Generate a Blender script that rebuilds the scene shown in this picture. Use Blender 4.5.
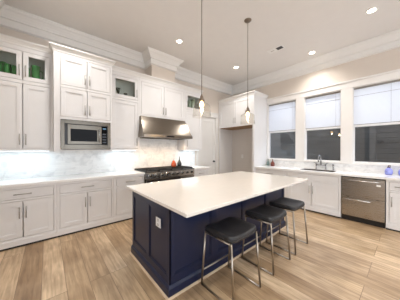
import bpy, bmesh, math, random
from mathutils import Vector, Matrix
random.seed(4)
S = bpy.context.scene
for o in list(bpy.data.objects): bpy.data.objects.remove(o)
C = S.collection
R = math.radians

# ------------------------------------------------------------------ camera
cd = bpy.data.cameras.new('camera'); cam = bpy.data.objects.new('camera', cd); C.objects.link(cam)
cd.sensor_width = 36; cd.lens = 36*178.9/400; cd.clip_start = .02
YAW = R(49.54)                       # view direction measured from +X towards +Y
cam.location = (0, 0, 1.41)
cam.rotation_euler = (R(90-.3), 0, YAW-R(90))
S.camera = cam
# ------------------------------------------------------------------ world, light levels, exposure
W = bpy.data.worlds.new('world'); S.world = W; W.use_nodes = True
wb = W.node_tree.nodes['Background']; wb.inputs[0].default_value = (.86, .92, 1, 1); wb.inputs[1].default_value = 2.4
DOWNLIGHT_W = 46; PENDANT_W = 3.0; UNDERCAB_W = 1.5; HOOD_W = 2.6
S.view_settings.view_transform = 'Standard'; S.view_settings.look = 'None'
S.view_settings.exposure = 0.80; S.view_settings.gamma = 1; S.view_settings.use_curve_mapping = False

# ------------------------------------------------------------------ materials
def mat(name, col, rough=.5, metal=0, bump=0, bscale=60, spec=None, coat=0, emit=None, estr=0, var=.03, vscale=6):
    m = bpy.data.materials.new(name); m.use_nodes = True; nt = m.node_tree
    b = nt.nodes['Principled BSDF']; b.inputs['Roughness'].default_value = rough; b.inputs['Metallic'].default_value = metal
    tc = nt.nodes.new('ShaderNodeTexCoord'); n = nt.nodes.new('ShaderNodeTexNoise'); n.inputs['Scale'].default_value = vscale
    nt.links.new(tc.outputs['Object'], n.inputs['Vector'])
    r = nt.nodes.new('ShaderNodeValToRGB'); r.color_ramp.elements[0].position = .3; r.color_ramp.elements[1].position = .7
    r.color_ramp.elements[0].color = tuple(c*(1-var) for c in col)+(1,); r.color_ramp.elements[1].color = tuple(min(1, c*(1+var)) for c in col)+(1,)
    nt.links.new(n.outputs['Fac'], r.inputs['Fac']); nt.links.new(r.outputs['Color'], b.inputs['Base Color'])
    if spec is not None: b.inputs['Specular IOR Level'].default_value = spec
    if coat: b.inputs['Coat Weight'].default_value = coat
    if bump:
        n2 = nt.nodes.new('ShaderNodeTexNoise'); n2.inputs['Scale'].default_value = bscale
        nt.links.new(tc.outputs['Object'], n2.inputs['Vector'])
        bp = nt.nodes.new('ShaderNodeBump'); bp.inputs['Strength'].default_value = bump; bp.inputs['Distance'].default_value = .002
        nt.links.new(n2.outputs['Fac'], bp.inputs['Height']); nt.links.new(bp.outputs['Normal'], b.inputs['Normal'])
    if emit: b.inputs['Emission Color'].default_value = tuple(emit)+(1,); b.inputs['Emission Strength'].default_value = estr
    return m
def glass_mat(name, col=(1, 1, 1), rough=0.0, tint=.9, f0=.04, k=.9, power=5):
    """thin clear glass: tinted see-through, reflection rising towards grazing angles"""
    m = bpy.data.materials.new(name); m.use_nodes = True; nt = m.node_tree; nt.nodes.clear(); L = nt.links.new
    out = nt.nodes.new('ShaderNodeOutputMaterial'); mx = nt.nodes.new('ShaderNodeMixShader')
    f = nt.nodes.new('ShaderNodeLayerWeight'); f.inputs['Blend'].default_value = .5
    p = nt.nodes.new('ShaderNodeMath'); p.operation = 'POWER'; p.inputs[1].default_value = power
    a = nt.nodes.new('ShaderNodeMath'); a.operation = 'MULTIPLY_ADD'; a.inputs[1].default_value = k; a.inputs[2].default_value = f0
    L(f.outputs['Facing'], p.inputs[0]); L(p.outputs[0], a.inputs[0])
    t = nt.nodes.new('ShaderNodeBsdfTransparent'); t.inputs[0].default_value = tuple(c*tint for c in col)+(1,)
    g = nt.nodes.new('ShaderNodeBsdfGlossy'); g.inputs['Roughness'].default_value = rough
    L(a.outputs[0], mx.inputs[0]); L(t.outputs[0], mx.inputs[1]); L(g.outputs[0], mx.inputs[2])
    L(mx.outputs[0], out.inputs[0]); return m

def floor_mat():
    m = bpy.data.materials.new('oak_planks'); m.use_nodes = True; nt = m.node_tree; L = nt.links.new
    b = nt.nodes['Principled BSDF']
    tc = nt.nodes.new('ShaderNodeTexCoord'); sp = nt.nodes.new('ShaderNodeSeparateXYZ'); L(tc.outputs['Object'], sp.inputs[0])
    cb = nt.nodes.new('ShaderNodeCombineXYZ')
    ax = nt.nodes.new('ShaderNodeMath'); ax.operation = 'ADD'; ax.inputs[1].default_value = 10*.195-.34
    ay = nt.nodes.new('ShaderNodeMath'); ay.operation = 'ADD'; ay.inputs[1].default_value = 20.6
    L(sp.outputs['Y'], ay.inputs[0]); L(sp.outputs['X'], ax.inputs[0]); L(ay.outputs[0], cb.inputs['X']); L(ax.outputs[0], cb.inputs['Y'])
    br = nt.nodes.new('ShaderNodeTexBrick'); L(cb.outputs[0], br.inputs['Vector'])
    br.inputs['Scale'].default_value = 1; br.inputs['Brick Width'].default_value = 1.9; br.inputs['Row Height'].default_value = .195
    br.inputs['Mortar Size'].default_value = .0022; br.inputs['Mortar Smooth'].default_value = .3; br.offset = .37; br.offset_frequency = 3
    br.inputs['Color1'].default_value = (0, 0, 0, 1); br.inputs['Color2'].default_value = (1, 1, 1, 1); br.inputs['Mortar'].default_value = (.5, .5, .5, 1)
    br.inputs['Bias'].default_value = 0
    ramp = nt.nodes.new('ShaderNodeValToRGB'); e = ramp.color_ramp.elements
    e[0].position = 0; e[0].color = (.38, .255, .145, 1); e[1].position = 1; e[1].color = (.68, .51, .33, 1)
    for p, c in ((.3, (.56, .405, .245, 1)), (.55, (.50, .355, .215, 1)), (.8, (.64, .485, .32, 1))):
        q = e.new(p); q.color = c
    L(br.outputs['Color'], ramp.inputs['Fac'])
    # grain stretched along Y, shifted per plank
    mp = nt.nodes.new('ShaderNodeMapping'); mp.inputs['Scale'].default_value = (1.3, 15, 1)
    sh = nt.nodes.new('ShaderNodeVectorMath'); sh.operation = 'MULTIPLY_ADD'; sh.inputs[1].default_value = (7, 3, 5)
    L(br.outputs['Color'], sh.inputs[0]); L(cb.outputs[0], sh.inputs[2]); L(sh.outputs[0], mp.inputs['Vector'])
    n = nt.nodes.new('ShaderNodeTexNoise'); n.inputs['Scale'].default_value = 2.2; n.inputs['Detail'].default_value = 6; n.inputs['Distortion'].default_value = .6
    L(mp.outputs[0], n.inputs['Vector'])
    gr = nt.nodes.new('ShaderNodeValToRGB'); gr.color_ramp.elements[0].position = .3; gr.color_ramp.elements[0].color = (.66, .62, .58, 1)
    gr.color_ramp.elements[1].position = .68; gr.color_ramp.elements[1].color = (1.12, 1.12, 1.13, 1)
    L(n.outputs['Fac'], gr.inputs['Fac'])
    n3 = nt.nodes.new('ShaderNodeTexNoise'); n3.inputs['Scale'].default_value = 2.6; n3.inputs['Detail'].default_value = 3; L(sh.outputs[0], n3.inputs['Vector'])
    g3 = nt.nodes.new('ShaderNodeValToRGB'); g3.color_ramp.elements[0].position = .35; g3.color_ramp.elements[0].color = (.78, .75, .72, 1)
    g3.color_ramp.elements[1].position = .65; g3.color_ramp.elements[1].color = (1.08, 1.1, 1.12, 1); L(n3.outputs['Fac'], g3.inputs['Fac'])
    m1 = nt.nodes.new('ShaderNodeMix'); m1.data_type = 'RGBA'; m1.blend_type = 'MULTIPLY'; m1.inputs['Factor'].default_value = 1
    L(ramp.outputs['Color'], m1.inputs['A']); L(gr.outputs['Color'], m1.inputs['B'])
    m3 = nt.nodes.new('ShaderNodeMix'); m3.data_type = 'RGBA'; m3.blend_type = 'MULTIPLY'; m3.inputs['Factor'].default_value = 1
    L(m1.outputs['Result'], m3.inputs['A']); L(g3.outputs['Color'], m3.inputs['B'])
    # knots
    v = nt.nodes.new('ShaderNodeTexVoronoi'); v.inputs['Scale'].default_value = 1.0
    mv = nt.nodes.new('ShaderNodeMapping'); mv.inputs['Scale'].default_value = (1.3, 2.6, 1); L(sh.outputs[0], mv.inputs['Vector']); L(mv.outputs[0], v.inputs['Vector'])
    kr = nt.nodes.new('ShaderNodeValToRGB'); kr.color_ramp.elements[0].position = .015; kr.color_ramp.elements[0].color = (.35, .3, .27, 1)
    kr.color_ramp.elements[1].position = .06; kr.color_ramp.elements[1].color = (1, 1, 1, 1); L(v.outputs['Distance'], kr.inputs['Fac'])
    m4 = nt.nodes.new('ShaderNodeMix'); m4.data_type = 'RGBA'; m4.blend_type = 'MULTIPLY'; m4.inputs['Factor'].default_value = 1
    L(m3.outputs['Result'], m4.inputs['A']); L(kr.outputs['Color'], m4.inputs['B'])
    m2 = nt.nodes.new('ShaderNodeMix'); m2.data_type = 'RGBA'; m2.inputs['B'].default_value = (.16, .10, .06, 1)
    L(br.outputs['Fac'], m2.inputs['Factor']); L(m4.outputs['Result'], m2.inputs['A'])
    L(m2.outputs['Result'], b.inputs['Base Color']); b.inputs['Roughness'].default_value = .42
    bp = nt.nodes.new('ShaderNodeBump'); bp.inputs['Strength'].default_value = .12; bp.inputs['Distance'].default_value = .003
    L(n.outputs['Fac'], bp.inputs['Height']); L(bp.outputs['Normal'], b.inputs['Normal'])
    return m
def marble_mat():
    m = bpy.data.materials.new('marble_mosaic'); m.use_nodes = True; nt = m.node_tree; L = nt.links.new
    b = nt.nodes['Principled BSDF']; tc = nt.nodes.new('ShaderNodeTexCoord'); sp = nt.nodes.new('ShaderNodeSeparateXYZ'); L(tc.outputs['Object'], sp.inputs[0])
    ad = nt.nodes.new('ShaderNodeMath'); ad.operation = 'ADD'; L(sp.outputs['X'], ad.inputs[0]); L(sp.outputs['Y'], ad.inputs[1])
    cb = nt.nodes.new('ShaderNodeCombineXYZ'); L(ad.outputs[0], cb.inputs['X']); L(sp.outputs['Z'], cb.inputs['Y'])
    br = nt.nodes.new('ShaderNodeTexBrick'); L(cb.outputs[0], br.inputs['Vector']); br.inputs['Scale'].default_value = 1
    br.inputs['Brick Width'].default_value = .15; br.inputs['Row Height'].default_value = .035; br.inputs['Mortar Size'].default_value = .0012
    br.inputs['Color1'].default_value = (.84, .84, .83, 1); br.inputs['Color2'].default_value = (.92, .92, .91, 1); br.inputs['Mortar'].default_value = (.80, .80, .80, 1)
    n = nt.nodes.new('ShaderNodeTexNoise'); n.inputs['Scale'].default_value = 5; n.inputs['Detail'].default_value = 8; n.inputs['Distortion'].default_value = 1.5
    L(cb.outputs[0], n.inputs['Vector'])
    r = nt.nodes.new('ShaderNodeValToRGB'); r.color_ramp.elements[0].position = .36; r.color_ramp.elements[0].color = (.86, .865, .87, 1)
    r.color_ramp.elements[1].position = .50; r.color_ramp.elements[1].color = (1, 1, 1, 1); L(n.outputs['Fac'], r.inputs['Fac'])
    mx = nt.nodes.new('ShaderNodeMix'); mx.data_type = 'RGBA'; mx.blend_type = 'MULTIPLY'; mx.inputs['Factor'].default_value = 1
    L(br.outputs['Color'], mx.inputs['A']); L(r.outputs['Color'], mx.inputs['B']); L(mx.outputs['Result'], b.inputs['Base Color'])
    b.inputs['Roughness'].default_value = .3; return m
def steel_mat(name, col, rough=.3, vertical=False):
    m = bpy.data.materials.new(name); m.use_nodes = True; nt = m.node_tree; L = nt.links.new; b = nt.nodes['Principled BSDF']
    b.inputs['Metallic'].default_value = 1; b.inputs['Base Color'].default_value = tuple(col)+(1,)
    tc = nt.nodes.new('ShaderNodeTexCoord'); mp = nt.nodes.new('ShaderNodeMapping'); mp.inputs['Scale'].default_value = (2, 2, 200) if not vertical else (200, 200, 2)
    n = nt.nodes.new('ShaderNodeTexNoise'); n.inputs['Scale'].default_value = 3
    L(tc.outputs['Object'], mp.inputs['Vector']); L(mp.outputs[0], n.inputs['Vector'])
    mr = nt.nodes.new('ShaderNodeMapRange'); mr.inputs['To Min'].default_value = rough-.06; mr.inputs['To Max'].default_value = rough+.08
    L(n.outputs['Fac'], mr.inputs['Value']); L(mr.outputs[0], b.inputs['Roughness']); return m
def board_mat():
    m = bpy.data.materials.new('weathered_boards'); m.use_nodes = True; nt = m.node_tree; L = nt.links.new; b = nt.nodes['Principled BSDF']
    tc = nt.nodes.new('ShaderNodeTexCoord'); mp = nt.nodes.new('ShaderNodeMapping'); mp.inputs['Scale'].default_value = (1, .7, 22)
    n = nt.nodes.new('ShaderNodeTexNoise'); n.inputs['Scale'].default_value = 2; n.inputs['Detail'].default_value = 5
    L(tc.outputs['Object'], mp.inputs['Vector']); L(mp.outputs[0], n.inputs['Vector'])
    r = nt.nodes.new('ShaderNodeValToRGB'); r.color_ramp.elements[0].position = .3; r.color_ramp.elements[0].color = (.032, .030, .026, 1)
    r.color_ramp.elements[1].position = .7; r.color_ramp.elements[1].color = (.075, .070, .060, 1); L(n.outputs['Fac'], r.inputs['Fac'])
    L(r.outputs['Color'], b.inputs['Base Color']); b.inputs['Roughness'].default_value = .85; return m

M = dict(mwsteel=steel_mat('microwave_steel', (.135, .12, .10), .20), brightbar=mat('bright_bar', (.72, .70, .67), .2, 1), dwsteel=steel_mat('dishwasher_steel', (.41, .38, .345), .27), basin=steel_mat('basin_steel', (.12, .10, .08), .4), 
    wall=mat('greige_wall_paint', (.70, .63, .56), .7, bump=.1, bscale=150, var=.01),
    ceil=mat('ceiling_paint', (.76, .735, .71), .8, var=.01),
    trim=mat('trim_white_paint', (.80, .785, .76), .4, var=.01),
    cab=mat('cabinet_white_paint', (.79, .78, .775), .38, var=.01),
    casing=mat('casing_paint', (.83, .805, .775), .4, var=.01),
    navy=mat('navy_paint', (.009, .0145, .044), .3, var=.04, spec=.4),
    quartz=mat('white_quartz', (.90, .89, .875), .16, var=.015, vscale=12),
    islandtop=mat('cream_quartz', (.76, .715, .66), .14, var=.015, vscale=14),
    floor=floor_mat(), marble=marble_mat(), boards=board_mat(),
    steel=steel_mat('brushed_steel', (.235, .205, .17), .22), steel2=steel_mat('brushed_nickel', (.40, .385, .36), .33, True),
    darksteel=steel_mat('steel_dark', (.34, .30, .25), .32),
    chrome=mat('chrome', (.36, .36, .37), .14, 1, var=0),
    bronze=mat('aged_nickel', (.24, .20, .165), .3, 1, var=.03),
    black=mat('black_enamel', (.012, .012, .013), .3), blackglass=mat('black_glass', (.004, .004, .005), .06, spec=.08),
    iron=mat('cast_iron', (.022, .020, .019), .6, bump=.2),
    leather=mat('black_leather', (.020, .020, .022), .42, bump=.8, bscale=45, var=.25, vscale=14),
    legs=mat('satin_nickel_legs', (.40, .355, .30), .28, 1, var=.02),
    darkint=mat('cabinet_interior_shade', (.42, .44, .44), .6),
    rawwood=mat('raw_birch', (.30, .15, .04), .5, var=.15, vscale=14),
    plate=mat('white_plastic', (.86, .86, .85), .35), whitebaf=mat('white_lamp_ring', (.85, .84, .82), .4),
    lamp=mat('lamp_lens', (1, .9, .75), .5, emit=(1, .86, .66), estr=14),
    bulb=mat('filament_glow', (1, .7, .35), .5, emit=(1, .66, .34), estr=5),
    hoodlamp=mat('hood_lamp_lens', (1, .9, .75), .5, emit=(1, .75, .5), estr=10),
    led=mat('led_strip', (.9, .95, 1), .5, emit=(.78, .89, 1), estr=1.0),
    pane=glass_mat('window_glass', (.92, .95, 1), 0, .95, .06), cabglass=glass_mat('cabinet_glass', (.97, 1, .97), 0, .95, .03),
    shadeglass=glass_mat('clear_blown_glass', (1, .99, .97), 0, .98, .02, .55, 3.5),
    greenglass=mat('green_glass', (.05, .30, .07), .12, coat=.5, var=.2), darkglass=mat('dark_glassware', (.02, .025, .02), .12),
    tealglass=mat('sage_glass', (.38, .43, .36), .2), orange=mat('burnt_orange_glaze', (.48, .085, .03), .2, coat=.6, var=.3, vscale=30),
    slate=mat('slate_glaze', (.035, .04, .045), .2, coat=.6), clearb=glass_mat('bottle_glass', (.75, .88, .85), .05, .8),
    amber=mat('amber_glass', (.16, .03, .018), .12, coat=.5), violet=mat('violet_glass', (.30, .33, .80), .12, coat=.6, var=.25, vscale=18),
    nozzle=mat('pump_bronze', (.10, .05, .04), .3, .6), vent=mat('vent_white', (.62, .60, .58), .5), shade=None)
# cellular window shade: lets daylight through
m = bpy.data.materials.new('cellular_shade_fabric'); m.use_nodes = True; nt = m.node_tree; b = nt.nodes['Principled BSDF']
b.inputs['Base Color'].default_value = (.90, .905, .92, 1); b.inputs['Roughness'].default_value = .8
tr = nt.nodes.new('ShaderNodeBsdfTranslucent'); tr.inputs[0].default_value = (.92, .94, .97, 1); mx = nt.nodes.new('ShaderNodeMixShader'); mx.inputs[0].default_value = .5
nt.links.new(b.outputs[0], mx.inputs[1]); nt.links.new(tr.outputs[0], mx.inputs[2]); nt.links.new(mx.outputs[0], nt.nodes['Material Output'].inputs[0]); M['shade'] = m

# ------------------------------------------------------------------ mesh helpers
class MB:
    def __init__(s): s.bm = bmesh.new()
    def box(s, x0, x1, y0, y1, z0, z1, bev=0):
        t = bmesh.new(); bmesh.ops.create_cube(t, size=1)
        for v in t.verts: v.co = Vector(((x0+x1)/2+v.co.x*(x1-x0), (y0+y1)/2+v.co.y*(y1-y0), (z0+z1)/2+v.co.z*(z1-z0)))
        if bev: bmesh.ops.bevel(t, geom=list(t.edges), offset=bev, segments=2, affect='EDGES', profile=.6)
        me = bpy.data.meshes.new('t'); t.to_mesh(me); t.free(); s.bm.from_mesh(me); bpy.data.meshes.remove(me); return s
    def tube(s, pts, r, n=12, cap=True):
        pts = [Vector(p) for p in pts]; rings = []
        rr = r if isinstance(r, (list, tuple)) else [r]*len(pts)
        up = None
        for i, p in enumerate(pts):
            a = (pts[i]-pts[i-1]).normalized() if i else None; b_ = (pts[i+1]-pts[i]).normalized() if i < len(pts)-1 else None
            d = ((a or b_)+(b_ or a)).normalized()
            if up is None: up = Vector((0, 0, 1)) if abs(d.z) < .9 else Vector((1, 0, 0))
            u = d.cross(up)
            if u.length < 1e-4: u = d.cross(Vector((0, 1, 0)))
            u.normalize(); w = d.cross(u).normalized(); up = -w if False else w.cross(d)*0+up
            k = 1
            if a and b_:
                c = max(.5, math.sqrt((1+a.dot(b_))/2)); k = 1/c
            rings.append([s.bm.verts.new(p+(u*math.cos(t)+w*math.sin(t))*rr[i]) for t in [2*math.pi*j/n for j in range(n)]])
        for i in range(len(rings)-1):
            for j in range(n): s.bm.faces.new((rings[i][j], rings[i][(j+1) % n], rings[i+1][(j+1) % n], rings[i+1][j])).smooth = True
        if cap: s.bm.faces.new(rings[0]); s.bm.faces.new(rings[-1])
        return s
    def lathe(s, prof, c=(0, 0, 0), n=28, closed=False):
        rings = []
        for r, z in prof:
            if r < 1e-5: rings.append([s.bm.verts.new((c[0], c[1], c[2]+z))])
            else: rings.append([s.bm.verts.new((c[0]+r*math.cos(2*math.pi*j/n), c[1]+r*math.sin(2*math.pi*j/n), c[2]+z)) for j in range(n)])
        idx = list(zip(rings, rings[1:])) + ([(rings[-1], rings[0])] if closed else [])
        for A, B in idx:
            for j in range(n):
                k = (j+1) % n
                if len(A) == 1 and len(B) == 1: continue
                f = (A[0], B[k], B[j]) if len(A) == 1 else ((A[j], A[k], B[0]) if len(B) == 1 else (A[j], A[k], B[k], B[j]))
                s.bm.faces.new(f).smooth = True
        return s
    def sweep(s, path, prof):
        """closed profile [(outward, z)] carried along a horizontal path, mitred; outward is to the right of travel"""
        n = len(path); P = [Vector(p) for p in path]; rings = []
        for i in range(n):
            a = (P[i]-P[i-1]).normalized() if i else (P[1]-P[0]).normalized()
            b_ = (P[i+1]-P[i]).normalized() if i < n-1 else a
            na = Vector((a.y, -a.x)); nb = Vector((b_.y, -b_.x)); m_ = (na+nb); m_ = m_/m_.dot(na) if m_.length > 1e-6 else na
            rings.append([s.bm.verts.new((P[i].x+m_.x*o, P[i].y+m_.y*o, z)) for o, z in prof])
        k = len(prof)
        for i in range(n-1):
            for j in range(k): s.bm.faces.new((rings[i][j], rings[i][(j+1) % k], rings[i+1][(j+1) % k], rings[i+1][j]))
        s.bm.faces.new(rings[0]); s.bm.faces.new(rings[-1]); return s
    def build(s, name, m_, parent=None, loc=None, rot=None, **tags):
        bmesh.ops.recalc_face_normals(s.bm, faces=s.bm.faces)
        me = bpy.data.meshes.new(name); s.bm.to_mesh(me); s.bm.free(); me.materials.append(m_)
        o = bpy.data.objects.new(name, me); C.objects.link(o)
        if parent: o.parent = parent
        if loc: o.location = loc
        if rot: o.rotation_euler = rot
        for k, v in tags.items(): o[k] = v
        return o
def empty(name, label, category, loc=(0, 0, 0), rz=0, group=None):
    o = bpy.data.objects.new(name, None); C.objects.link(o); o.location = loc; o.rotation_euler = (0, 0, rz); o.empty_display_size = .1
    o['label'] = label; o['category'] = category
    if group: o['group'] = group
    return o
def struct(o, kind='structure'): o['kind'] = kind; return o
def dup(root, loc=None, rz=None, label=None, group=None):
    r = root.copy(); C.objects.link(r)
    if loc: r.location = loc
    if rz is not None: r.rotation_euler = (0, 0, rz)
    if label: r['label'] = label
    if group: r['group'] = group
    def kids(a, b_):
        for ch in list(a.children):
            c = ch.copy(); C.objects.link(c); c.parent = b_; c.matrix_parent_inverse = ch.matrix_parent_inverse; kids(ch, c)
    kids(root, r); return r
def light(kind, name, parent, loc, energy, color, size=.1, rot=(0, 0, 0), sy=None, spot=None, blend=.6):
    l = bpy.data.lights.new(name, kind); l.energy = energy; l.color = color
    if kind == 'AREA':
        l.shape = 'RECTANGLE' if sy else 'DISK'; l.size = size
        if sy: l.size_y = sy
    else: l.shadow_soft_size = size
    if spot: l.spot_size = R(spot); l.spot_blend = blend
    o = bpy.data.objects.new(name, l); C.objects.link(o); o.parent = parent; o.location = loc; o.rotation_euler = rot; return o

# ------------------------------------------------------------------ room shell
XL, XR, YB, H = -.66, 5.17, 4.25, 3.66
XE, YE = -3.0, -3.2
struct(MB().box(XE, XR+.15, YE, YB+.15, -.1, 0).build('floor', M['floor']))
struct(MB().box(XE, XR+.15, YE, YB+.15, H, H+.1).build('ceiling', M['ceil']))
struct(MB().box(XL-.15, XL, 1.2, YB+.15, 0, H).build('wall_left', M['wall']))
DX0, DX1, DZ = 3.57, 4.33, 2.46
struct(MB().box(XL, DX0, YB, YB+.15, 0, H).box(DX1, XR+.15, YB, YB+.15, 0, H).box(DX0, DX1, YB, YB+.15, DZ, H).build('wall_back', M['wall']))
WZ0, WZ1, WM = 1.105, 2.78, 1.91
WIN = [(2.022, 2.846), (1.030, 1.812), (-.10, .830)]
wr = MB(); ys = [YB+.0]
wr.box(XR, XR+.15, YE, YB, 0, WZ0).box(XR, XR+.15, YE, YB, WZ1, H)
prev = YB
for a, b_ in WIN: wr.box(XR, XR+.15, b_, prev, WZ0, WZ1); prev = a
wr.box(XR, XR+.15, YE, prev, WZ0, WZ1)
struct(wr.build('wall_right', M['wall']))
# guessed room behind the camera: walls added for reflections, window openings for daylight
bw = MB(); 
for a, b_ in ((XE, -2.2), (-.4, .3), (2.1, 2.8), (4.6, XR+.15)): bw.box(a, b_, YE-.15, YE, 0, H)
for a, b_ in ((-2.2, -.4), (.3, 2.1), (2.8, 4.6)): bw.box(a, b_, YE-.15, YE, 0, .5).box(a, b_, YE-.15, YE, 2.9, H)
struct(bw.build('wall_front', M['wall']))
bw = MB().box(XE-.15, XE, -.2, 1.35, 0, H).box(XE-.15, XE, YE-.15, -2.4, 0, H).box(XE-.15, XE, -2.4, -.2, 2.6, H).box(XE, XL, 1.2, 1.35, 0, H)
struct(bw.build('wall_side', M['wall']))
# crown moulding round the room and the boxed hood chase
CP = [(0, H), (.165, H), (.165, H-.018), (.150, H-.024), (.140, H-.045), (.115, H-.062), (.085, H-.095), (.068, H-.125), (.060, H-.135), (.060, H-.150), (.034, H-.158), (.030, H-.245), (.044, H-.252), (.044, H-.272), (.020, H-.285), (0, H-.29)]
CX0, CX1, CY = 1.85, 2.49, 3.90
def crown(name, path): struct(MB().sweep(path, CP).build(name, M['trim']))
struct(MB().box(CX0, CX1, CY, YB, 3.075, H).build('wall_chase', M['wall']))
crown('trim_1', [(XL, 1.35), (XL, YB), (CX0, YB), (CX0, CY), (CX1, CY), (CX1, YB), (XR, YB), (XR, YE)])

# interior door in the back wall
def shaker_panel(mb, x0, x1, z0, z1, y0, th=.02, fw=.06, rec=.013, inner=True):
    """frame + recessed panel, front face at y0, facing -Y"""
    g = .0015
    mb.box(x0, x0+fw, y0, y0+th, z0, z1, g).box(x1-fw, x1, y0, y0+th, z0, z1, g)
    mb.box(x0+fw, x1-fw, y0, y0+th, z0, z0+fw, g).box(x0+fw, x1-fw, y0, y0+th, z1-fw, z1, g)
    mb.box(x0+fw, x1-fw, y0+rec, y0+th, z0+fw, z1-fw)
    if inner:   # thin moulding step inside the frame
        a, c = fw, fw+.010
        mb.box(x0+a, x0+c, y0+.006, y0+rec+.001, z0+a, z1-a).box(x1-c, x1-a, y0+.006, y0+rec+.001, z0+a, z1-a)
        mb.box(x0+c, x1-c, y0+.004, y0+rec+.001, z0+a, z0+c).box(x0+c, x1-c, y0+.004, y0+rec+.001, z1-c, z1-a)
    return mb
dr = MB(); w = DX1-DX0
dr.box(DX0+.018, DX1-.018, YB+.05, YB+.07, .008, DZ-.018)
for x0, x1 in ((DX0+.018, DX0+.13), (DX1-.13, DX1-.018)): dr.box(x0, x1, YB+.035, YB+.05, .008, DZ-.018, .002)
for z0, z1 in ((.008, .24), (.92, 1.06), (DZ-.16, DZ-.018)): dr.box(DX0+.13, DX1-.13, YB+.035, YB+.05, z0, z1, .002)
door = struct(dr.build('door_1', M['trim']))
kb = MB().lathe([(0, 0), (.032, 0), (.032, .006), (.012, .010), (.011, .035), (.026, .042), (.030, .055), (.024, .068), (0, .072)], n=20)
kb.build('door_knob', M['black'], door, (DX1-.085, YB+.035, 1.0), (R(90), 0, 0))
CW = .09
dc = MB().box(DX0-CW, DX0+.006, YB-.022, YB-.0005, 0, DZ-.004, .003).box(DX1-.006, DX1+CW, YB-.022, YB-.0005, 0, DZ-.004, .003)
dc.box(DX0+.0005, DX0+.016, YB, YB+.14, 0, DZ-.0005).box(DX1-.016, DX1-.0005, YB, YB+.14, 0, DZ-.0005).box(DX0+.016, DX1-.016, YB, YB+.14, DZ-.016, DZ-.0005)
dc.box(DX0+.016, DX0+.030, YB+.071, YB+.10, 0, DZ-.016).box(DX1-.030, DX1-.016, YB+.071, YB+.10, 0, DZ-.016)
dc.box(DX0-CW-.01, DX1+CW+.01, YB-.026, YB-.0005, DZ-.004, DZ+.12, .004).box(DX0-CW-.03, DX1+CW+.03, YB-.045, YB-.0005, DZ+.12, DZ+.15, .006)
struct(dc.build('trim_2', M['trim']))

# windows
for i, (y0, y1) in enumerate(WIN):
    f = MB(); x = XR+.05
    fw = .012                                                    # jamb liner
    f.box(XR-.0, XR+.15, y0, y0+fw, WZ0, WZ1).box(XR, XR+.15, y1-fw, y1, WZ0, WZ1).box(XR, XR+.15, y0+fw, y1-fw, WZ1-fw, WZ1).box(XR, XR+.15, y0+fw, y1-fw, WZ0, WZ0+.012)
    win = struct(f.build('window_%d' % (i+1), M['casing']))
    sb = MB(); s = .017
    a, b_ = y0+fw, y1-fw
    for (xa, za, zb) in ((XR+.075, WZ0+.012, WM+.02), (XR+.11, WM-.01, WZ1-fw)):
        sb.box(xa, xa+.03, a, a+s, za, zb, .002).box(xa, xa+.03, b_-s, b_, za, zb, .002)
        sb.box(xa, xa+.03, a+s, b_-s, za, za+s, .002).box(xa, xa+.03, a+s, b_-s, zb-s, zb, .002)
    sb.build('window_sash', M['casing'], win)
    MB().box(XR+.088, XR+.092, a+s, b_-s, WZ0+.03, WM).box(XR+.123, XR+.127, a+s, b_-s, WM, WZ1-.04).build('window_pane', M['pane'], win)
# casing: heads, mullion boards, stool and apron
tc_ = MB(); yA, yZ = 2.846+.018, -.10-.11
for a, b_ in ((2.846, yA), (1.812, 2.022), (.830, 1.030), (yZ, -.10)): tc_.box(XR-.024, XR, a, b_, WZ0, WZ1, .003)
tc_.box(XR-.028, XR, yZ, yA, WZ1, WZ1+.13, .003).box(XR-.05, XR, yZ-.02, yA, WZ1+.13, WZ1+.165, .005)
struct(tc_.build('trim_3', M['casing']))
struct(MB().box(XR-.045, XR+.06, yZ-.02, yA, WZ0-.03, WZ0, .004).build('trim_4', M['casing']))
# shades
SH = ['white pleated shade half lowered in the window next to the fridge alcove', 'white pleated shade half lowered in the window above the faucet',
      'white pleated shade half lowered in the window over the dishwasher']
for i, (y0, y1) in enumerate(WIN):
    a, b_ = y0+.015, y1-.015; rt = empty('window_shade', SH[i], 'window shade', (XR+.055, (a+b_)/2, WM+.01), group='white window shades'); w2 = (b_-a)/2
    mb = MB(); n = 34; zt = WZ1-.06-WM; z = .02; dz = (zt-.02)/n; bm = mb.bm; rows = []
    for k in range(2*n+1):
        xo = -.005 if k % 2 else .0; rows.append((bm.verts.new((xo, -w2, z+k*dz/2)), bm.verts.new((xo, w2, z+k*dz/2))))
    back = []
    for k in range(2*n+1):
        xo = .015 if k % 2 else .010; back.append((bm.verts.new((xo, -w2, z+k*dz/2)), bm.verts.new((xo, w2, z+k*dz/2))))
    for k in range(2*n):
        bm.faces.new((rows[k][0], rows[k][1], rows[k+1][1], rows[k+1][0])); bm.faces.new((back[k][0], back[k][1], back[k+1][1], back[k+1][0]))
    mb.build('pleats', M['shade'], rt)
    MB().box(-.012, .018, -w2, w2, zt, zt+.035, .003).build('head_rail', M['steel2'], rt)
    MB().box(-.010, .016, -w2, w2, -.018, .022, .004).build('bottom_rail', M['plate'], rt)
    MB().box(-.012, -.008, -w2, w2, .024, .034).build('rail_groove', M['bronze'], rt)
    cy_ = .33 if i == 2 else .10
    MB().box(-.0085, -.004, -w2, w2, .655, .661).build('reflection_line', M['steel2'], rt)  # thin strip imitating a reflection line in the window glass
    MB().tube([(-.008, -w2+cy_, .02), (-.008, -w2+cy_, zt)], .0015, 6).build('cord', M['bronze'], rt)

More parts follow.
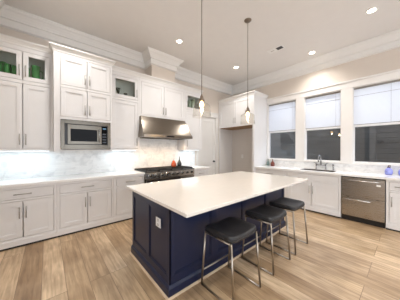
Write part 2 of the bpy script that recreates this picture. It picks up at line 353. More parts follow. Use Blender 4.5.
# exterior boards and ground
eg = struct(MB().box(XR+.15, 9.5, -6, 8, -.4, -.3).build('ground', M['boards']))
fb = MB(); k = 0; z = -.3
while z < 2.35:
    fb.box(7.25, 7.28, -5, 7, z, z+.137, .004); z += .145
fb.box(7.28, 7.34, -5, 7, -.3, 2.4)
fb.build('fence', M['boards'], label='dark weathered board fence seen outside the windows', category='fence')
MB().box(0, .07, -.06, .06, -.04, .04, .01).tube([(-.02, 0, 0), (-.02, 0, -.05)], .03, 10).build('fence_lantern', M['black'], None, (7.18, .55, 1.62), label='small dark lantern fixed to the fence outside the wide window', category='lantern')

# ------------------------------------------------------------------ cabinets
def bar_handle(parent, x, z, L, vertical, y=0, name='handle'):
    mb = MB(); r = .0062; o = .032
    if vertical: a, c = (x, y-o, z-L/2), (x, y-o, z+L/2); p = [(x, z-L/2+.02), (x, z+L/2-.02)]
    else: a, c = (x-L/2, y-o, z), (x+L/2, y-o, z); p = [(x-L/2+.02, z), (x+L/2-.02, z)]
    mb.tube([a, c], r, 10)
    for px, pz in p: mb.tube([(px, y, pz), (px, y-o, pz)], .004, 8)
    return mb.build(name, M['steel2'], parent)
def cabinet(name, label, x0, x1, front, z0, z1, depth, rows, rz=0, stile=(.035, .035), basebd=0, cornice=None, niche=None, led=False, group=None, mirror=False):
    """rows: list of (zlo, zhi, kind, nfronts, handle) from bottom to top, in world z. Faces local -Y; rz=-90 faces -X."""
    w = x1-x0; cx = (x0+x1)/2
    loc = (cx, front, z0) if rz == 0 else (front, cx, z0)
    rt = empty(name, label, 'cabinet', loc, rz, group); hw = w/2; hz = z1-z0; t = .018
    fy = .020
    sides = MB().box(-hw, -hw+t, fy, depth, 0, hz).box(hw-t, hw, fy, depth, 0, hz)
    lo = niche-z0 if niche else 0
    sides.box(-hw+t, hw-t, depth-.012, depth, lo, hz)
    
    if name != 'sink_cabinet': sides.box(-hw+t, hw-t, fy, depth-.012, hz-t, hz)
    sides.box(-hw+t, hw-t, fy, depth-.012, lo, lo+t)
    zs = [r for r in rows]
    for a, b_ in zip(rows, rows[1:]):
        zc = (a[1]+b_[0])/2-z0; sides.box(-hw+t, hw-t, fy, depth-.012, zc-t/2, zc+t/2)
    sides.build('carcass', M['cab'], rt)
    fz = .028 if basebd else 0
    ff = MB().box(-hw, -hw+stile[0], 0, fy, fz, hz, .001).box(hw-stile[1], hw, 0, fy, fz, hz, .001)
    cuts = [max(lo, fz)] + [v-z0 for r in rows for v in (r[0], r[1])] + [hz]
    for a, b_ in zip(cuts[::2], cuts[1::2]):
        if b_-a > .002: ff.box(-hw+stile[0], hw-stile[1], 0, fy, a, b_, .001)
    ff.build('face_frame', M['cab'], rt)
    g = .0048; xa, xb = -hw+stile[0], hw-stile[1]
    for (a, b_, kind, n, hd) in rows:
        a -= z0; b_ -= z0; fw_ = (xb-xa)/max(n, 1)
        for k in range(n):
            p0, p1 = xa+k*fw_+g, xa+(k+1)*fw_-g; q0, q1 = a+g, b_-g
            if kind == 'drawer':
                mb = MB(); th = .02; rr = .028
                mb.box(p0, p1, .006, th, q0, q1, .002); mb.box(p0, p1, 0, .006, q0, q0+rr, .001).box(p0, p1, 0, .006, q1-rr, q1, .001).box(p0, p0+rr, 0, .006, q0+rr, q1-rr, .001).box(p1-rr, p1, 0, .006, q0+rr, q1-rr, .001)
                d = mb.build('drawer', M['cab'], rt); bar_handle(d, (p0+p1)/2, (q0+q1)/2, .19, False)
            elif kind == 'plain':
                MB().box(p0, p1, .002, .02, q0, q1, .002).build('false_front', M['cab'], rt)
            else:
                if kind == 'glass':
                    mb = MB(); fw = .062
                    mb.box(p0, p0+fw, 0, .02, q0, q1, .0015).box(p1-fw, p1, 0, .02, q0, q1, .0015).box(p0+fw, p1-fw, 0, .02, q0, q0+fw, .0015).box(p0+fw, p1-fw, 0, .02, q1-fw, q1, .0015)
                    d = mb.build('door', M['cab'], rt)
                    MB().box(p0+fw-.004, p1-fw+.004, .010, .014, q0+fw-.004, q1-fw+.004).build('glass', M['cabglass'], d)
                else:
                    d = shaker_panel(MB(), p0, p1, q0, q1, 0).build('door', M['cab'], rt)
                L = .17; left = (k == 1) if n == 2 else (hd[1] == 'l')
                hx = p0+.03 if left else p1-.03
                hzp = q1-.05-L/2-.02 if hd[0] == 't' else q0+.05+L/2
                bar_handle(d, hx, hzp, L, True)
    if basebd:
        MB().box(-hw+.001, hw-.001, -.002, .019, 0, .027).build('toe_kick_or_shadow', M['black'], rt)  # black strip stands in for the shadow line under the toe board
        MB().box(-hw, hw, -.012, 0, .028, basebd-.012, .001).box(-hw, hw, -.007, 0, basebd-.012, basebd, .002).build('toe_board', M['cab'], rt)
    if cornice:
        pr = [(0, hz-.085), (.010, hz-.085), (.014, hz-.06), (.03, hz-.035), (.05, hz-.018), (.055, hz-.012), (.055, hz+.004), (0, hz+.004)]
        path = {'f': [(-hw, 0), (hw, 0)], 'lfr': [(-hw, .14), (-hw, 0), (hw, 0), (hw, .14)], 'fr': [(-hw, 0), (hw, 0), (hw, depth)]}[cornice]
        MB().sweep(path, pr).build('cornice', M['trim'], rt)
    if led:
        MB().box(-hw+.05, hw-.05, .10, .125, -.010, 0, .002).build('light_strip', M['led'], rt)
        light('AREA', 'under_cabinet_glow', rt, (0, .15, -.014), UNDERCAB_W*w, (.66, .86, 1), w-.1, (0, 0, 0), .16)
    return rt
YC, YU, YT = 3.64, 3.90, 3.70
BR = [(.13, .66, 'door', 2, 't'), (.69, .835, 'drawer', 1, '')]
cabinet('base_cabinet', 'white base cabinet in the corner by the side wall, under the counter', XL+.006, .11, YC, 0, .874, .60, BR, basebd=.11, group='white base cabinets on the range wall')
cabinet('base_cabinet', 'white base cabinet standing directly below the microwave', .112, .95, YC, 0, .874, .60, BR, basebd=.11, group='white base cabinets on the range wall')
cabinet('base_cabinet', 'narrow white base cabinet with a single door beside the range', .952, 1.558, YC, 0, .874, .60, [(.13, .66, 'door', 1, 'tr'), (.69, .835, 'drawer', 1, '')], basebd=.11, stile=(.05, .035), group='white base cabinets on the range wall')
cabinet('base_cabinet', 'white base cabinet with a drawer between the range and the interior door', 2.868, 3.41, YC, 0, .874, .60, [(.13, .66, 'door', 1, 'tl'), (.69, .835, 'drawer', 1, '')], basebd=.11, group='white base cabinets on the range wall')
UR = [(1.42, 2.43, 'door', 2, 'b'), (2.48, 2.93, 'glass', 2, 'b')]
cabinet('wall_cabinet', 'tall white wall cabinet with two glass upper doors showing green glasses', XL+.006, .075, YU, 1.38, 3.08, .345, UR, cornice='f', led=True)
cabinet('wall_cabinet', 'narrow white wall cabinet between microwave and hood, small glass door on top', .95, 1.562, YU, 1.38, 3.08, .345, [(1.42, 2.43, 'door', 1, 'br'), (2.48, 2.93, 'glass', 1, 'br')], cornice='f', led=True, stile=(.045, .035))
cabinet('wall_cabinet', 'white two-door wall cabinet directly above the steel hood', 1.564, 2.786, YU, 2.155, 3.08, .345, [(2.19, 2.93, 'door', 2, 'b')], cornice='f')
cabinet('wall_cabinet', 'white wall cabinet with a small glass door near the interior door', 2.788, 3.41, YU, 1.38, 3.08, .345, [(1.42, 2.43, 'door', 1, 'bl'), (2.48, 2.93, 'glass', 1, 'bl')], cornice='f', led=True)
# microwave tower: doors above, microwave below
tw = cabinet('wall_cabinet', 'deep white four-door cabinet that projects above the built-in microwave', .078, .948, YT, 1.375, 3.08, .545,
        [(1.40, 1.905, 'none', 0, ''), (1.945, 2.43, 'door', 2, 'b'), (2.47, 2.95, 'door', 2, 'b')], cornice='lfr', stile=(.085, .035))

# right-hand run (faces -X): x0,x1 are world Y extents
XC = 4.53
cabinet('base_cabinet', 'white drawer base cabinet between the fridge alcove and the sink cabinet', 1.977, 2.864, XC, 0, .874, .60, [(.13, .40, 'drawer', 1, ''), (.43, .66, 'drawer', 1, ''), (.69, .835, 'drawer', 1, '')], R(-90), basebd=.11)
cabinet('sink_cabinet', 'white two-door base cabinet under the kitchen sink', .905, 1.975, XC, 0, .874, .60, [(.13, .66, 'door', 2, 't'), (.69, .835, 'plain', 1, '')], R(-90), basebd=.11)
cabinet('base_cabinet', 'white base cabinet beside the dishwasher on its window-end side', -.13, .268, XC, 0, .874, .60, [(.13, .66, 'door', 1, 'tl'), (.69, .835, 'drawer', 1, '')], R(-90), basebd=.11)
# fridge surround
YF0, YF1, XF = 2.868, 4.246, 4.46
fr = cabinet('fridge_cabinet', 'tall white surround around the empty fridge alcove, two doors above', YF0, YF1, XF, 0, 3.05, .705, [(2.16, 2.93, 'door', 2, 'b')], R(-90), niche=2.11, stile=(.05, .05), cornice='fr')
MB().box(-.669, .669, .022, .69, 2.100, 2.110).build('underside', M['rawwood'], fr, label='bare wood underside')
MB().box(-.671, .671, .69, .70, 0, 2.10).build('back_panel', mat('alcove_paint', (.66, .625, .59), .6, var=.01), fr)

# countertops
def ctop(name, label, mb, m_): return mb.build(name, m_, label=label, category='countertop')
ctop('countertop', 'long white quartz countertop below the microwave wall', MB().box(XL+.004, 1.560, YC-.03, YB-.003, .876, .914, .003), M['quartz'])
ctop('countertop', 'short white quartz countertop between range and interior door', MB().box(2.866, 3.43, YC-.03, YB-.003, .876, .914, .003), M['quartz'])
c = MB(); sy0, sy1, sx0, sx1 = 1.07, 1.76, 4.68, 5.02
for a in ((XC-.03, sx0, -.15, 2.865), (sx1, XR-.003, -.15, 2.865), (sx0, sx1, -.15, sy0), (sx0, sx1, sy1, 2.865)): c.box(a[0], a[1], a[2], a[3], .876, .914)
ctop('countertop', 'white quartz countertop with the sink cut-out under the windows', c, M['quartz'])
struct(MB().box(XL, 1.56, YB-.012, YB-.0005, .915, 1.379).box(1.56, 2.866, YB-.012, YB-.0005, .90, 1.379).box(1.566, 2.784, YB-.012, YB-.0005, 1.379, 2.15).box(2.866, 3.41, YB-.012, YB-.0005, .915, 1.379).build('wall_backsplash', M['marble']))
struct(MB().box(XR-.014, XR-.0005, -.15, 2.864, .915, WZ0-.031).build('wall_splashback', M['marble']))

# microwave
mw = empty('microwave', 'built-in stainless steel microwave with black window and framed trim', 'microwave', (0, YT-.006, 1.40))
mw.parent = None
def L_(m_, *a, b=.002): return MB().box(a[0], a[1], a[2], a[3], a[4], a[5], b)
fx0, fx1, fz0, fz1 = .166, .912, .006, .50
ix0, ix1, iz0, iz1 = .215, .862, .085, .435
MB().box(fx0, ix0, -.012, .006, fz0, fz1, .002).box(ix1, fx1, -.012, .006, fz0, fz1, .002).box(ix0, ix1, -.012, .006, fz0, iz0, .002).box(ix0, ix1, -.012, .006, iz1, fz1, .002).build('trim_frame', M['mwsteel'], mw)
MB().box(ix0+.002, ix1-.002, .012, .34, iz0+.002, iz1-.002).build('case', M['black'], mw)
d = MB().box(.256, .297, -.004, .012, iz0+.01, iz1-.01, .002).box(.69, .762, -.004, .012, iz0+.01, iz1-.01, .002).box(.297, .69, -.004, .012, iz0+.01, .145, .002).box(.297, .69, -.004, .012, .352, iz1-.01, .002).build('door', M['mwsteel'], mw)
MB().box(.297, .69, .002, .012, .145, .352).build('window', M['blackglass'], d)
MB().tube([(.722, -.004, .14), (.722, -.03, .15), (.722, -.03, .35), (.722, -.004, .36)], .006, 8).build('handle', M['chrome'], d)
cp = MB().box(.766, .852, -.002, .012, iz0+.01, iz1-.01, .002).build('control_panel', M['blackglass'], mw)
MB().box(.782, .838, -.004, -.001, .37, .395).build('display', mat('display_blue', (.05, .12, .2), .2, emit=(.2, .5, .8), estr=.12), cp)
for r_ in range(4):
    for k in range(3): MB().box(.780+k*.022, .794+k*.022, -.0045, -.001, .12+r_*.05, .145+r_*.05, .001).build('button', mat('button_grey', (.12, .14, .18), .4) if r_+k == 0 else bpy.data.materials['button_grey'], cp)

# ------------------------------------------------------------------ range
RX0, RX1, RY = 1.566, 2.862, 3.575
rg = empty('range_cooker', 'stainless steel range with black grates and a row of knobs below the hood', 'range', ((RX0+RX1)/2, RY, 0)); hw = (RX1-RX0)/2
MB().box(-hw, hw, .045, .66, .10, .905, .003).build('body', M['steel'], rg)
MB().box(-hw+.02, hw-.02, .09, .62, 0, .10).build('plinth', M['black'], rg)
MB().box(-hw, hw, .0, .66, .905, .922, .004).build('cooktop', M['black'], rg)
MB().box(-hw, hw, .0, .045, .765, .905, .008).build('control_panel', M['dwsteel'], rg)
MB().box(-hw, hw, .60, .66, .922, .955, .004).build('back_guard', M['steel'], rg)
for k in range(9):
    x = -hw+.09+k*(2*hw-.18)/8
    kn = MB().lathe([(0, 0), (.030, 0), (.030, .012), (.023, .016), (.021, .042), (.016, .046), (0, .046)], n=18).build('knob', M['black'], rg, (x, 0, .838), (R(90), 0, 0))
    MB().lathe([(.0305, 0), (.040, 0), (.040, .010), (.0305, .010)], n=18, closed=True).build('bezel', M['brightbar'], kn)
for (a, b_) in ((-hw+.01, .17), (.19, hw-.01)):
    d = MB().box(a, b_, .0, .044, .14, .755, .005).build('oven_door', M['steel'], rg)
    MB().box(a+.08, b_-.08, -.003, .002, .30, .60, .001).build('window', M['blackglass'], d)
    MB().tube([(a+.04, .0, .70), (a+.04, -.05, .70), (b_-.04, -.05, .70), (b_-.04, .0, .70)], .012, 10).build('handle', M['chrome'], d)
for k in range(4):
    x0 = -hw+.02+k*(2*hw-.04)/4; x1 = x0+(2*hw-.04)/4-.008; g_ = MB(); z0, z1 = .922, .952
    for yy in (.04, .30, .56): g_.box(x0, x1, yy, yy+.014, z0+.012, z1)
    for xx in (x0, x1-.014): g_.box(xx, xx+.014, .04, .574, z0, z1)
    xm = (x0+x1)/2
    for xx in (x0+.07, xm-.006, x1-.08): g_.box(xx, xx+.010, .04, .574, z0+.014, z1-.001)
    g_.build('grate', M['iron'], rg)
    for yy in (.17, .43): MB().lathe([(0, 0), (.055, 0), (.052, .008), (.035, .010), (.034, .018), (0, .020)], (xm, yy, .922), 20).build('burner', M['iron'], rg)
def pear(name, label, cat, m_, loc, prof, n=24, stem=None):
    rt = MB().lathe(prof, n=n).build(name, m_, None, loc, label=label, category=cat); return rt
gz = .9525
v1 = pear('ceramic_pear', 'orange ceramic pear ornament standing on the range grates', 'ornament', M['orange'], (2.42, 3.86, gz), [(0, 0), (.03, 0), (.058, .02), (.070, .055), (.064, .09), (.044, .125), (.032, .150), (.022, .168), (0, .175)])
MB().tube([(0, 0, .177), (.004, 0, .20), (.012, 0, .215)], [.004, .003, .004], 8).build('stem', M['nozzle'], v1)
v2 = pear('ceramic_bottle', 'dark slate teardrop bottle ornament at the back of the range beside the orange pear', 'ornament', M['slate'], (2.70, 4.02, gz), [(0, 0), (.03, 0), (.056, .025), (.064, .06), (.052, .10), (.028, .14), (.014, .18), (.009, .23), (.006, .26), (0, .262)])

# hood
hd = empty('range_hood', 'curved stainless steel extractor hood above the range', 'hood', (2.175, 0, 1.67))
prof = [(3.60, 0, .645), (3.60, .055, .645), (3.625, .075, .642), (3.68, .17, .632), (3.74, .27, .622), (3.80, .37, .612), (3.872, .478, .600)]
mb = MB(); bm = mb.bm; F = []; 
for (y, z, w_) in prof: F.append([bm.verts.new((-w_, y, z)), bm.verts.new((w_, y, z)), bm.verts.new((w_, 4.236, z)), bm.verts.new((-w_, 4.236, z))])
for A, B in zip(F, F[1:]):
    for j in range(4): bm.faces.new((A[j], A[(j+1) % 4], B[(j+1) % 4], B[j]))
bm.faces.new(F[-1])
# underside rim and recessed pan
i0 = [bm.verts.new(v) for v in ((-.60, 3.645, 0), (.60, 3.645, 0), (.60, 4.19, 0), (-.60, 4.19, 0))]
i1 = [bm.verts.new((v.co.x, v.co.y, .04)) for v in i0]
for j in range(4): bm.faces.new((F[0][j], F[0][(j+1) % 4], i0[(j+1) % 4], i0[j])); bm.faces.new((i0[j], i0[(j+1) % 4], i1[(j+1) % 4], i1[j]))
bm.faces.new(i1)
mb.build('canopy', M['steel'], hd)
for k in range(3):
    f_ = MB(); x0 = -.57+k*.38
    for j in range(9): f_.box(x0+.01+j*.041, x0+.034+j*.041, 3.78, 4.17, .018, .036, .002)
    f_.build('baffle_filter', M['darksteel'], hd)
for x in (-.40, 0, .40):
    MB().lathe([(0, 0), (.03, 0), (.036, .006), (.036, .012), (0, .012)], (x, 3.71, .022)).build('lamp', M['hoodlamp'], hd)
    light('SPOT', 'hood_spot', hd, (x, 3.715, .01), HOOD_W*3, (1, .74, .5), .03, (R(14), 0, 0), spot=130, blend=.8)
MB().box(-.10, .10, 3.594, 3.602, .012, .042, .002).build('control_strip', M['blackglass'], hd)
for k in range(4): MB().lathe([(0, 0), (.010, 0), (.009, .012), (0, .012)], n=12).build('knob', M['chrome'], hd, (-.33+k*.07, 3.60, .028), (R(90), 0, 0))

# ------------------------------------------------------------------ dishwasher
dw = empty('dishwasher', 'stainless steel two-drawer dishwasher between white base cabinets', 'dishwasher', (XC-.002, .5875, 0), R(-90)); hw = .312
MB().box(-hw, hw, .02, .58, .10, .872).build('case', M['black'], dw)
MB().box(-hw+.005, hw-.005, .03, .06, 0, .10).build('toe_kick_or_shadow', M['black'], dw)
for (a, b_, hx, L) in ((.485, .852, .0, .46), (.105, .478, -.06, .36)):
    d = MB().box(-hw+.006, hw-.006, -.012, .02, a, b_, .004).build('drawer', M['dwsteel'], dw)
    z = b_-.045
    MB().tube([(hx-L/2, -.05, z), (hx+L/2, -.05, z)], .009, 10).tube([(hx-L/2+.03, -.012, z), (hx-L/2+.03, -.05, z)], .006, 8).tube([(hx+L/2-.03, -.012, z), (hx+L/2-.03, -.05, z)], .006, 8).build('handle', M['brightbar'], d)
MB().box(.20, .255, -.0135, -.011, .73, .765).build('energy_tag', M['plate'], dw, label='small white tag')

# ------------------------------------------------------------------ sink + faucet + bottles
sk = MB(); t = .004; z0, z1 = .70, .8755
a_, b_, c_, d_ = sx0+.001, sx1-.001, sy0+.001, sy1-.001; z1 = .911
sk.box(a_, b_, c_, d_, z0, z0+t)
for q in ((a_, a_+t, c_, d_), (b_-t, b_, c_, d_), (a_+t, b_-t, c_, c_+t), (a_+t, b_-t, d_-t, d_)): sk.box(q[0], q[1], q[2], q[3], z0+t, z1)
sk.lathe([(0, t), (.04, t), (.045, t+.004), (0, t+.003)], ((sx0+sx1)/2, (sy0+sy1)/2, z0), 20)
sk.build('kitchen_sink', M['basin'], label='undermount stainless steel sink in the counter under the middle window', category='sink')
fa = empty('faucet', 'chrome gooseneck bridge faucet behind the sink', 'faucet', (5.09, 1.41, .914))
pts = [(0, 0, .105)]+[(0, 0, .24)]+[(-.09+.09*math.cos(t), 0, .25+.09*math.sin(t)) for t in [math.pi*k/10 for k in range(0, 11)]]+[(-.18, 0, .19)]
MB().tube(pts, .014, 12).build('spout', M['chrome'], fa)
MB().tube([(0, -.10, .105), (0, .10, .105)], .013, 12).build('bridge', M['chrome'], fa)
for s in (-1, 1):
    MB().lathe([(0, 0), (.028, 0), (.026, .008), (.014, .014), (.013, .12), (.018, .125), (.018, .15), (0, .155)], (0, s*.10, 0), 18).build('valve', M['chrome'], fa)
    MB().tube([(0, s*.10, .145), (0, s*.10+s*.055, .165)], [.007, .005], 8).build('lever', M['chrome'], fa)
sp = empty('side_sprayer', 'chrome side sprayer standing behind the sink', 'sprayer', (5.09, 1.16, .914))
MB().lathe([(0, 0), (.024, 0), (.022, .008), (.012, .014), (.012, .05), (.015, .06), (.017, .10), (0, .105)], n=18).build('body', M['chrome'], sp)
MB().tube([(0, 0, .10), (-.008, 0, .125), (-.03, 0, .135), (-.055, 0, .125)], [.014, .015, .014, .012], 12).build('spray_head', M['chrome'], sp)
def bottle(name, label, m_, loc, r, h, cap):
    b_ = MB().lathe([(0, 0), (r*.9, 0), (r, .01), (r, h*.35), (r*.8, h*.5), (r*.35, h*.68), (r*.22, h*.78), (r*.22, h*.86), (0, h*.86)]).build(name, m_, None, loc, label=label, category='bottle')
    MB().lathe([(0, h*.86), (r*.3, h*.86), (r*.3, h*.93), (r*.12, h*.94), (r*.12, h), (0, h)], n=14).tube([(0, 0, h*.985), (-.025, 0, h*.985), (-.033, 0, h*.95)], .004, 8).build('pump', cap, b_)
bottle('soap_bottle', 'amber brown soap bottle on the counter near the fridge surround', M['amber'], (5.03, 2.61, .9145), .058, .20, M['nozzle'])
bottle('soap_bottle', 'clear greenish bottle on the counter, tight against the fridge surround', M['clearb'], (5.06, 2.77, .9145), .04, .21, M['slate'])
def jar(loc, lab):
    b_ = MB().lathe([(0, 0), (.042, 0), (.054, .02), (.057, .055), (.053, .09), (.038, .115), (.024, .125), (.022, .14), (0, .14)]).build('soap_dispenser', M['violet'], None, loc, label=lab, category='soap dispenser')
    MB().lathe([(0, .14), (.026, .14), (.026, .155), (.008, .158), (.008, .185), (0, .185)], n=14).tube([(0, 0, .18), (-.03, -.02, .18), (-.04, -.026, .165)], .006, 8).build('pump', M['nozzle'], b_)
jar((5.02, .262, .9145), 'violet glass soap dispenser nearer the faucet, by the edge of the dishwasher')
jar((5.02, .085, .9145), 'violet glass soap dispenser farther from the faucet, above the end base cabinet')

# ------------------------------------------------------------------ glassware in the cabinets
GZ = 2.455+.0095
def cup(name, label, m_, loc, r, h, cat='glass', taper=.75, handle=False, group=None):
    b_ = MB().lathe([(0, 0), (r*taper, 0), (r, h), (r-.004, h), (r*taper-.004, .006), (0, .006)], n=20).build(name, m_, None, loc, label=label, category=cat)
    if group: b_['group'] = group
    if handle: MB().tube([(r*.8, 0, h*.85), (r*1.4, 0, h*.75), (r*1.45, 0, h*.45), (r*.85, 0, h*.3)], .006, 8).build('handle', m_, b_)
    return b_
gl = 'green drinking glass standing in the row behind the glass door nearest the side wall'
for k, (x, y, h) in enumerate(((-.56, 4.02, .25), (-.47, 4.02, .25), (-.38, 4.01, .24), (-.52, 4.12, .30), (-.43, 4.12, .28))):
    cup('drinking_glass', gl, M['greenglass'], (x, y, GZ), .038, h, group='green glasses in the corner wall cabinet')
cup('pitcher', 'large green glass pitcher behind the glass door beside the microwave tower', M['greenglass'], (-.14, 4.02, GZ), .058, .31, 'pitcher', .8, True)
cup('drinking_glass', 'lone green tumbler next to the green pitcher in the cabinet', M['greenglass'], (-.245, 4.05, GZ), .034, .27)
cup('goblet', 'black goblet behind the small glass door between microwave and hood', M['darkglass'], (1.14, 4.0, GZ+.13), .045, .10, 'goblet', .5)
MB().lathe([(0, 0), (.035, 0), (.033, .004), (.008, .01), (.008, .13), (0, .13)], (0, 0, -.13), 18).build('stem', M['darkglass'], bpy.data.objects['goblet'])
cup('tumbler', 'small dark tumbler beside the black goblet behind the glass door', M['slate'], (1.29, 4.0, GZ), .040, .15, 'tumbler', .85)
cup('drinking_glass', 'sage glass behind the glass door near the interior door', M['tealglass'], (3.02, 4.0, GZ), .045, .30)
cup('vase', 'wide sage vase behind the glass door near the interior door', M['tealglass'], (3.16, 4.03, GZ), .075, .34, 'vase', .6)

# ------------------------------------------------------------------ island
IX0, IX1, IY0, IY1 = .875, 3.27, 1.475, 2.44
isl = empty('kitchen_island', 'navy blue panelled kitchen island with stools along one side', 'island', ((IX0+IX1)/2, (IY0+IY1)/2, 0))
cx, cy = isl.location.x, isl.location.y; hx, hy = (IX1-IX0)/2, (IY1-IY0)/2
MB().box(-hx+.02, hx-.02, -hy+.02, hy-.02, 0, .882).build('body', M['navy'], isl)
def wainscot(length, n, z0=.0, z1=.882, post=.055, gap=.10):
    mb = MB(); L = length/2
    mb.box(-L, L, 0, .02, .78, z1, .002).box(-L, L, 0, .02, z0, .19, .002)
    xs = [-L]; wp = (length-2*post-(n-1)*gap)/n; x = -L
    mb.box(-L, -L+post, 0, .02, .19, .78, .002); x = -L+post
    for k in range(n):
        a, b_ = x, x+wp
        mb.box(a, b_, .012, .02, .19, .78)
        for (p, q, r_, s_) in ((a, a+.012, .19, .78), (b_-.012, b_, .19, .78), (a+.012, b_-.012, .19, .202), (a+.012, b_-.012, .768, .78)): mb.box(p, q, .005, .013, r_, s_, .001)
        x = b_
        g_ = gap if k < n-1 else post
        mb.box(x, x+g_, 0, .02, .19, .78, .002); x += g_
    return mb
wainscot(2*hy, 2, gap=.075).build('end_panel', M['navy'], isl, (-hx, 0, 0), (0, 0, R(-90)))
wainscot(2*hy, 2, gap=.075).build('end_panel', M['navy'], isl, (hx, 0, 0), (0, 0, R(90)))
wainscot(2*hx-.002, 4).build('side_panel', M['navy'], isl, (0, -hy, 0), (0, 0, 0))
wainscot(2*hx-.002, 4).build('side_panel', M['navy'], isl, (0, hy, 0), (0, 0, R(180)))
bb = [(0, 0), (.020, 0), (.020, .085), (.014, .100), (.005, .112), (0, .115)]
MB().sweep([(-hx, hy), (-hx, -hy), (hx, -hy), (hx, hy), (-hx, hy)][::1], [(o, z) for o, z in bb]).build('skirting_board', M['navy'], isl)
MB().sweep([(-hx-.02, hy+.02), (-hx-.02, -hy-.02), (hx+.02, -hy-.02), (hx+.02, hy+.02), (-hx-.02, hy+.02)], [(0, 0), (.016, 0), (.014, .010), (.006, .017), (0, .018)]).build('shoe_molding', mat('oak_shoe', (.60, .46, .32), .45, var=.1), isl)
MB().box(-hx-.07, hx+.04, 1.10-cy, 2.485-cy, .884, .914, .004).build('island_top', M['islandtop'], isl, label='cream quartz island top')
op = MB().box(-.050, .050, -.006, 0, -.048, .048, .002).build('outlet', M['plate'], isl, (-hx+.0, 1.69-cy, .65), (0, 0, R(-90)), label='white outlet plate')
for dz in (-.024, .024): MB().lathe([(0, 0), (.016, 0), (.016, .002), (0, .002)], n=16).build('socket', M['vent'], op, (0, -.006, dz), (R(90), 0, 0))

# ------------------------------------------------------------------ stools
st = empty('counter_stool', '', 'stool', (1.43, 1.19, 0))
def seat():
    mb = MB(); bm = mb.bm; n = 40; rings = []
    layers = [(.0, .562, .90), (.0, .560, .97), (.004, .567, 1.0), (.010, .590, 1.0), (.004, .602, .98), (-.002, .609, .93), (-.01, .606, .75), (-.014, .602, .5), (-.016, .600, .25)]
    def pt(t, s, z):
        e = .27; c_, s_ = math.cos(t), math.sin(t)
        x = .216*s*math.copysign(abs(c_)**e, c_); y = .188*s*math.copysign(abs(s_)**e, s_)
        saddle = .022*(x/.205)**2 if z > .585 else .012*(x/.205)**2
        return (x, y, z+saddle)
    for off, z, s in layers: rings.append([bm.verts.new(pt(2*math.pi*k/n, s, z)) for k in range(n)])
    for A, B in zip(rings, rings[1:]):
        for k in range(n): bm.faces.new((A[k], A[(k+1) % n], B[(k+1) % n], B[k])).smooth = True
    bm.faces.new(rings[0]); bm.faces.new(rings[-1]).smooth = True
    return mb
se = seat().build('seat', M['leather'], st)
wl = MB(); n = 48
pts = []
for k in range(n+1):
    t = 2*math.pi*k/n; e = .27; c_, s_ = math.cos(t), math.sin(t)
    x = .2175*math.copysign(abs(c_)**e, c_); y = .1895*math.copysign(abs(s_)**e, s_); pts.append((x, y, .580+.012*(x/.205)**2))
wl.tube(pts, .003, 6, cap=False).build('piping', M['leather'], se)
fx, fy_ = .212, .210; tx, ty = .196, .170
for sx in (-1, 1):
    for sy in (-1, 1): MB().tube([(sx*tx, sy*ty, .566), (sx*fx, sy*fy_, .010)], .0105, 12).build('leg', M['legs'], st)
    MB().tube([(sx*fx, -fy_, .0095), (sx*fx, fy_, .0095)], .0095, 12).build('floor_runner', M['legs'], st)
    MB().tube([(sx*tx, -ty, .556), (sx*tx, ty, .556)], .0085, 10).build('seat_rail', M['legs'], st)
k_ = 1-.16/.60
MB().tube([(-fx+.006, fy_-.012, .16), (fx-.006, fy_-.012, .16)], .0085, 12).build('footrest', M['legs'], st)
MB().tube([(-tx, 0, .556), (tx, 0, .556)], .0085, 10).build('seat_rail', M['legs'], st)
st['label'] = 'black leather backless stool nearest the outlet end of the island'; st['group'] = 'backless counter stools at the island'
dup(st, (2.123, 1.19, 0), 0, 'black leather backless stool in the middle of the row of three')
dup(st, (2.72, 1.19, 0), 0, 'black leather backless stool nearest the window end of the island')

# ------------------------------------------------------------------ pendants
pd = empty('pendant_lamp', '', 'pendant lamp', (1.60, 1.84, H))
MB().lathe([(0, -.028), (.02, -.028), (.05, -.020), (.062, -.006), (.062, 0), (0, 0)]).build('ceiling_rose', M['bronze'], pd)
MB().tube([(0, 0, -.02), (0, 0, -1.53)], .0045, 8).build('cord', M['bronze'], pd)
MB().lathe([(0, 0), (.008, 0), (.012, -.02), (.022, -.035), (.026, -.06), (.040, -.075), (.042, -.095), (.02, -.10), (0, -.10)], (0, 0, -1.50), 20).build('socket', M['bronze'], pd)
MB().lathe([(0, -1.598), (.012, -1.598), (.016, -1.61), (.028, -1.632), (.030, -1.65), (.022, -1.670), (0, -1.678)], n=18).build('bulb', M['bulb'], pd)
gp = [(.040, -1.575), (.044, -1.60), (.056, -1.622), (.088, -1.640), (.110, -1.655), (.117, -1.68), (.120, -1.74), (.124, -1.815)]
MB().lathe(gp+[(r_-.002, z) for r_, z in gp[::-1]], n=36, closed=True).build('glass_shade', M['shadeglass'], pd)
light('POINT', 'pendant_glow', pd, (0, 0, -1.71), PENDANT_W, (1, .72, .42), .02)
pd['label'] = 'clear glass pendant lamp hanging over the outlet end of the island'; pd['group'] = 'glass pendants over the island'
dup(pd, (2.672, 1.845, H), 0, 'clear glass pendant lamp hanging over the window end of the island')

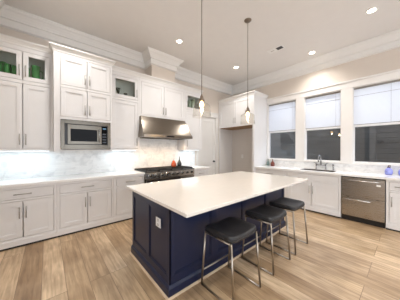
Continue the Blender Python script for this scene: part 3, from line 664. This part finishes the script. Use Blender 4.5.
# ------------------------------------------------------------------ recessed ceiling lights + vent
cl = empty('ceiling_light', '', 'ceiling light', (.275, 3.22, H))
MB().lathe([(.052, -.002), (.080, -.002), (.082, -.006), (.078, -.010), (.052, -.006)], n=32, closed=True).build('trim_ring', M['whitebaf'], cl)
MB().lathe([(0, -.004), (.052, -.004), (.052, -.002), (0, -.002)], n=28).build('lens', M['lamp'], cl)
light('SPOT', 'downlight_or_fill', cl, (0, 0, -.02), DOWNLIGHT_W, (1, .965, .925), .05, (0, 0, 0), spot=128, blend=.9)
cl['label'] = 'round recessed ceiling light nearest the corner wall cabinet'; cl['group'] = 'recessed ceiling lights'
for x, y, lb in ((2.102, 3.13, 'round recessed ceiling light in front of the boxed hood chase'), (3.96, 3.11, 'round recessed ceiling light near the fridge surround'),
                 (4.70, 1.49, 'round recessed ceiling light closest to the window wall, above the sink'), (4.01, .41, 'round recessed ceiling light largest and nearest the camera'),
                 (.3, .4, 'added fill spot behind the view'), (2.1, -.6, 'added fill spot behind the view'), (2.2, .4, 'added fill spot behind the view')):
    if 'behind' in lb: light('SPOT', 'downlight_or_fill', None, (x, y, H-.02), DOWNLIGHT_W, (1, .965, .925), .05, spot=128, blend=.9)  # added fill spots out of view, no fittings, to brighten the kitchen
    else: dup(cl, (x, y, H), 0, lb)
vt = empty('ceiling_vent', 'small white ceiling vent with one dark opening near the pendant', 'vent', (3.93, 1.97, H), R(-90))
MB().box(-.18, .18, -.09, .09, -.006, 0, .002).build('frame', M['trim'], vt)
MB().box(.02, .15, -.055, .055, -.0075, -.006).build('opening', M['black'], vt)
MB().box(-.12, -.04, -.005, .005, -.009, -.006, .001).build('damper_lever', M['bronze'], vt)
ol = empty('wall_outlet', 'white outlet plate on the rear wall of the fridge alcove', 'outlet', (XF+.69-.0005, 3.77, 1.16), R(-90))
MB().box(-.036, .036, -.006, 0, -.058, .058, .002).build('cover_plate', M['plate'], ol)
for dz in (-.024, .024): MB().lathe([(0, 0), (.016, 0), (.016, .002), (0, .002)], n=16).build('socket', M['vent'], ol, (0, -.006, dz), (R(90), 0, 0))
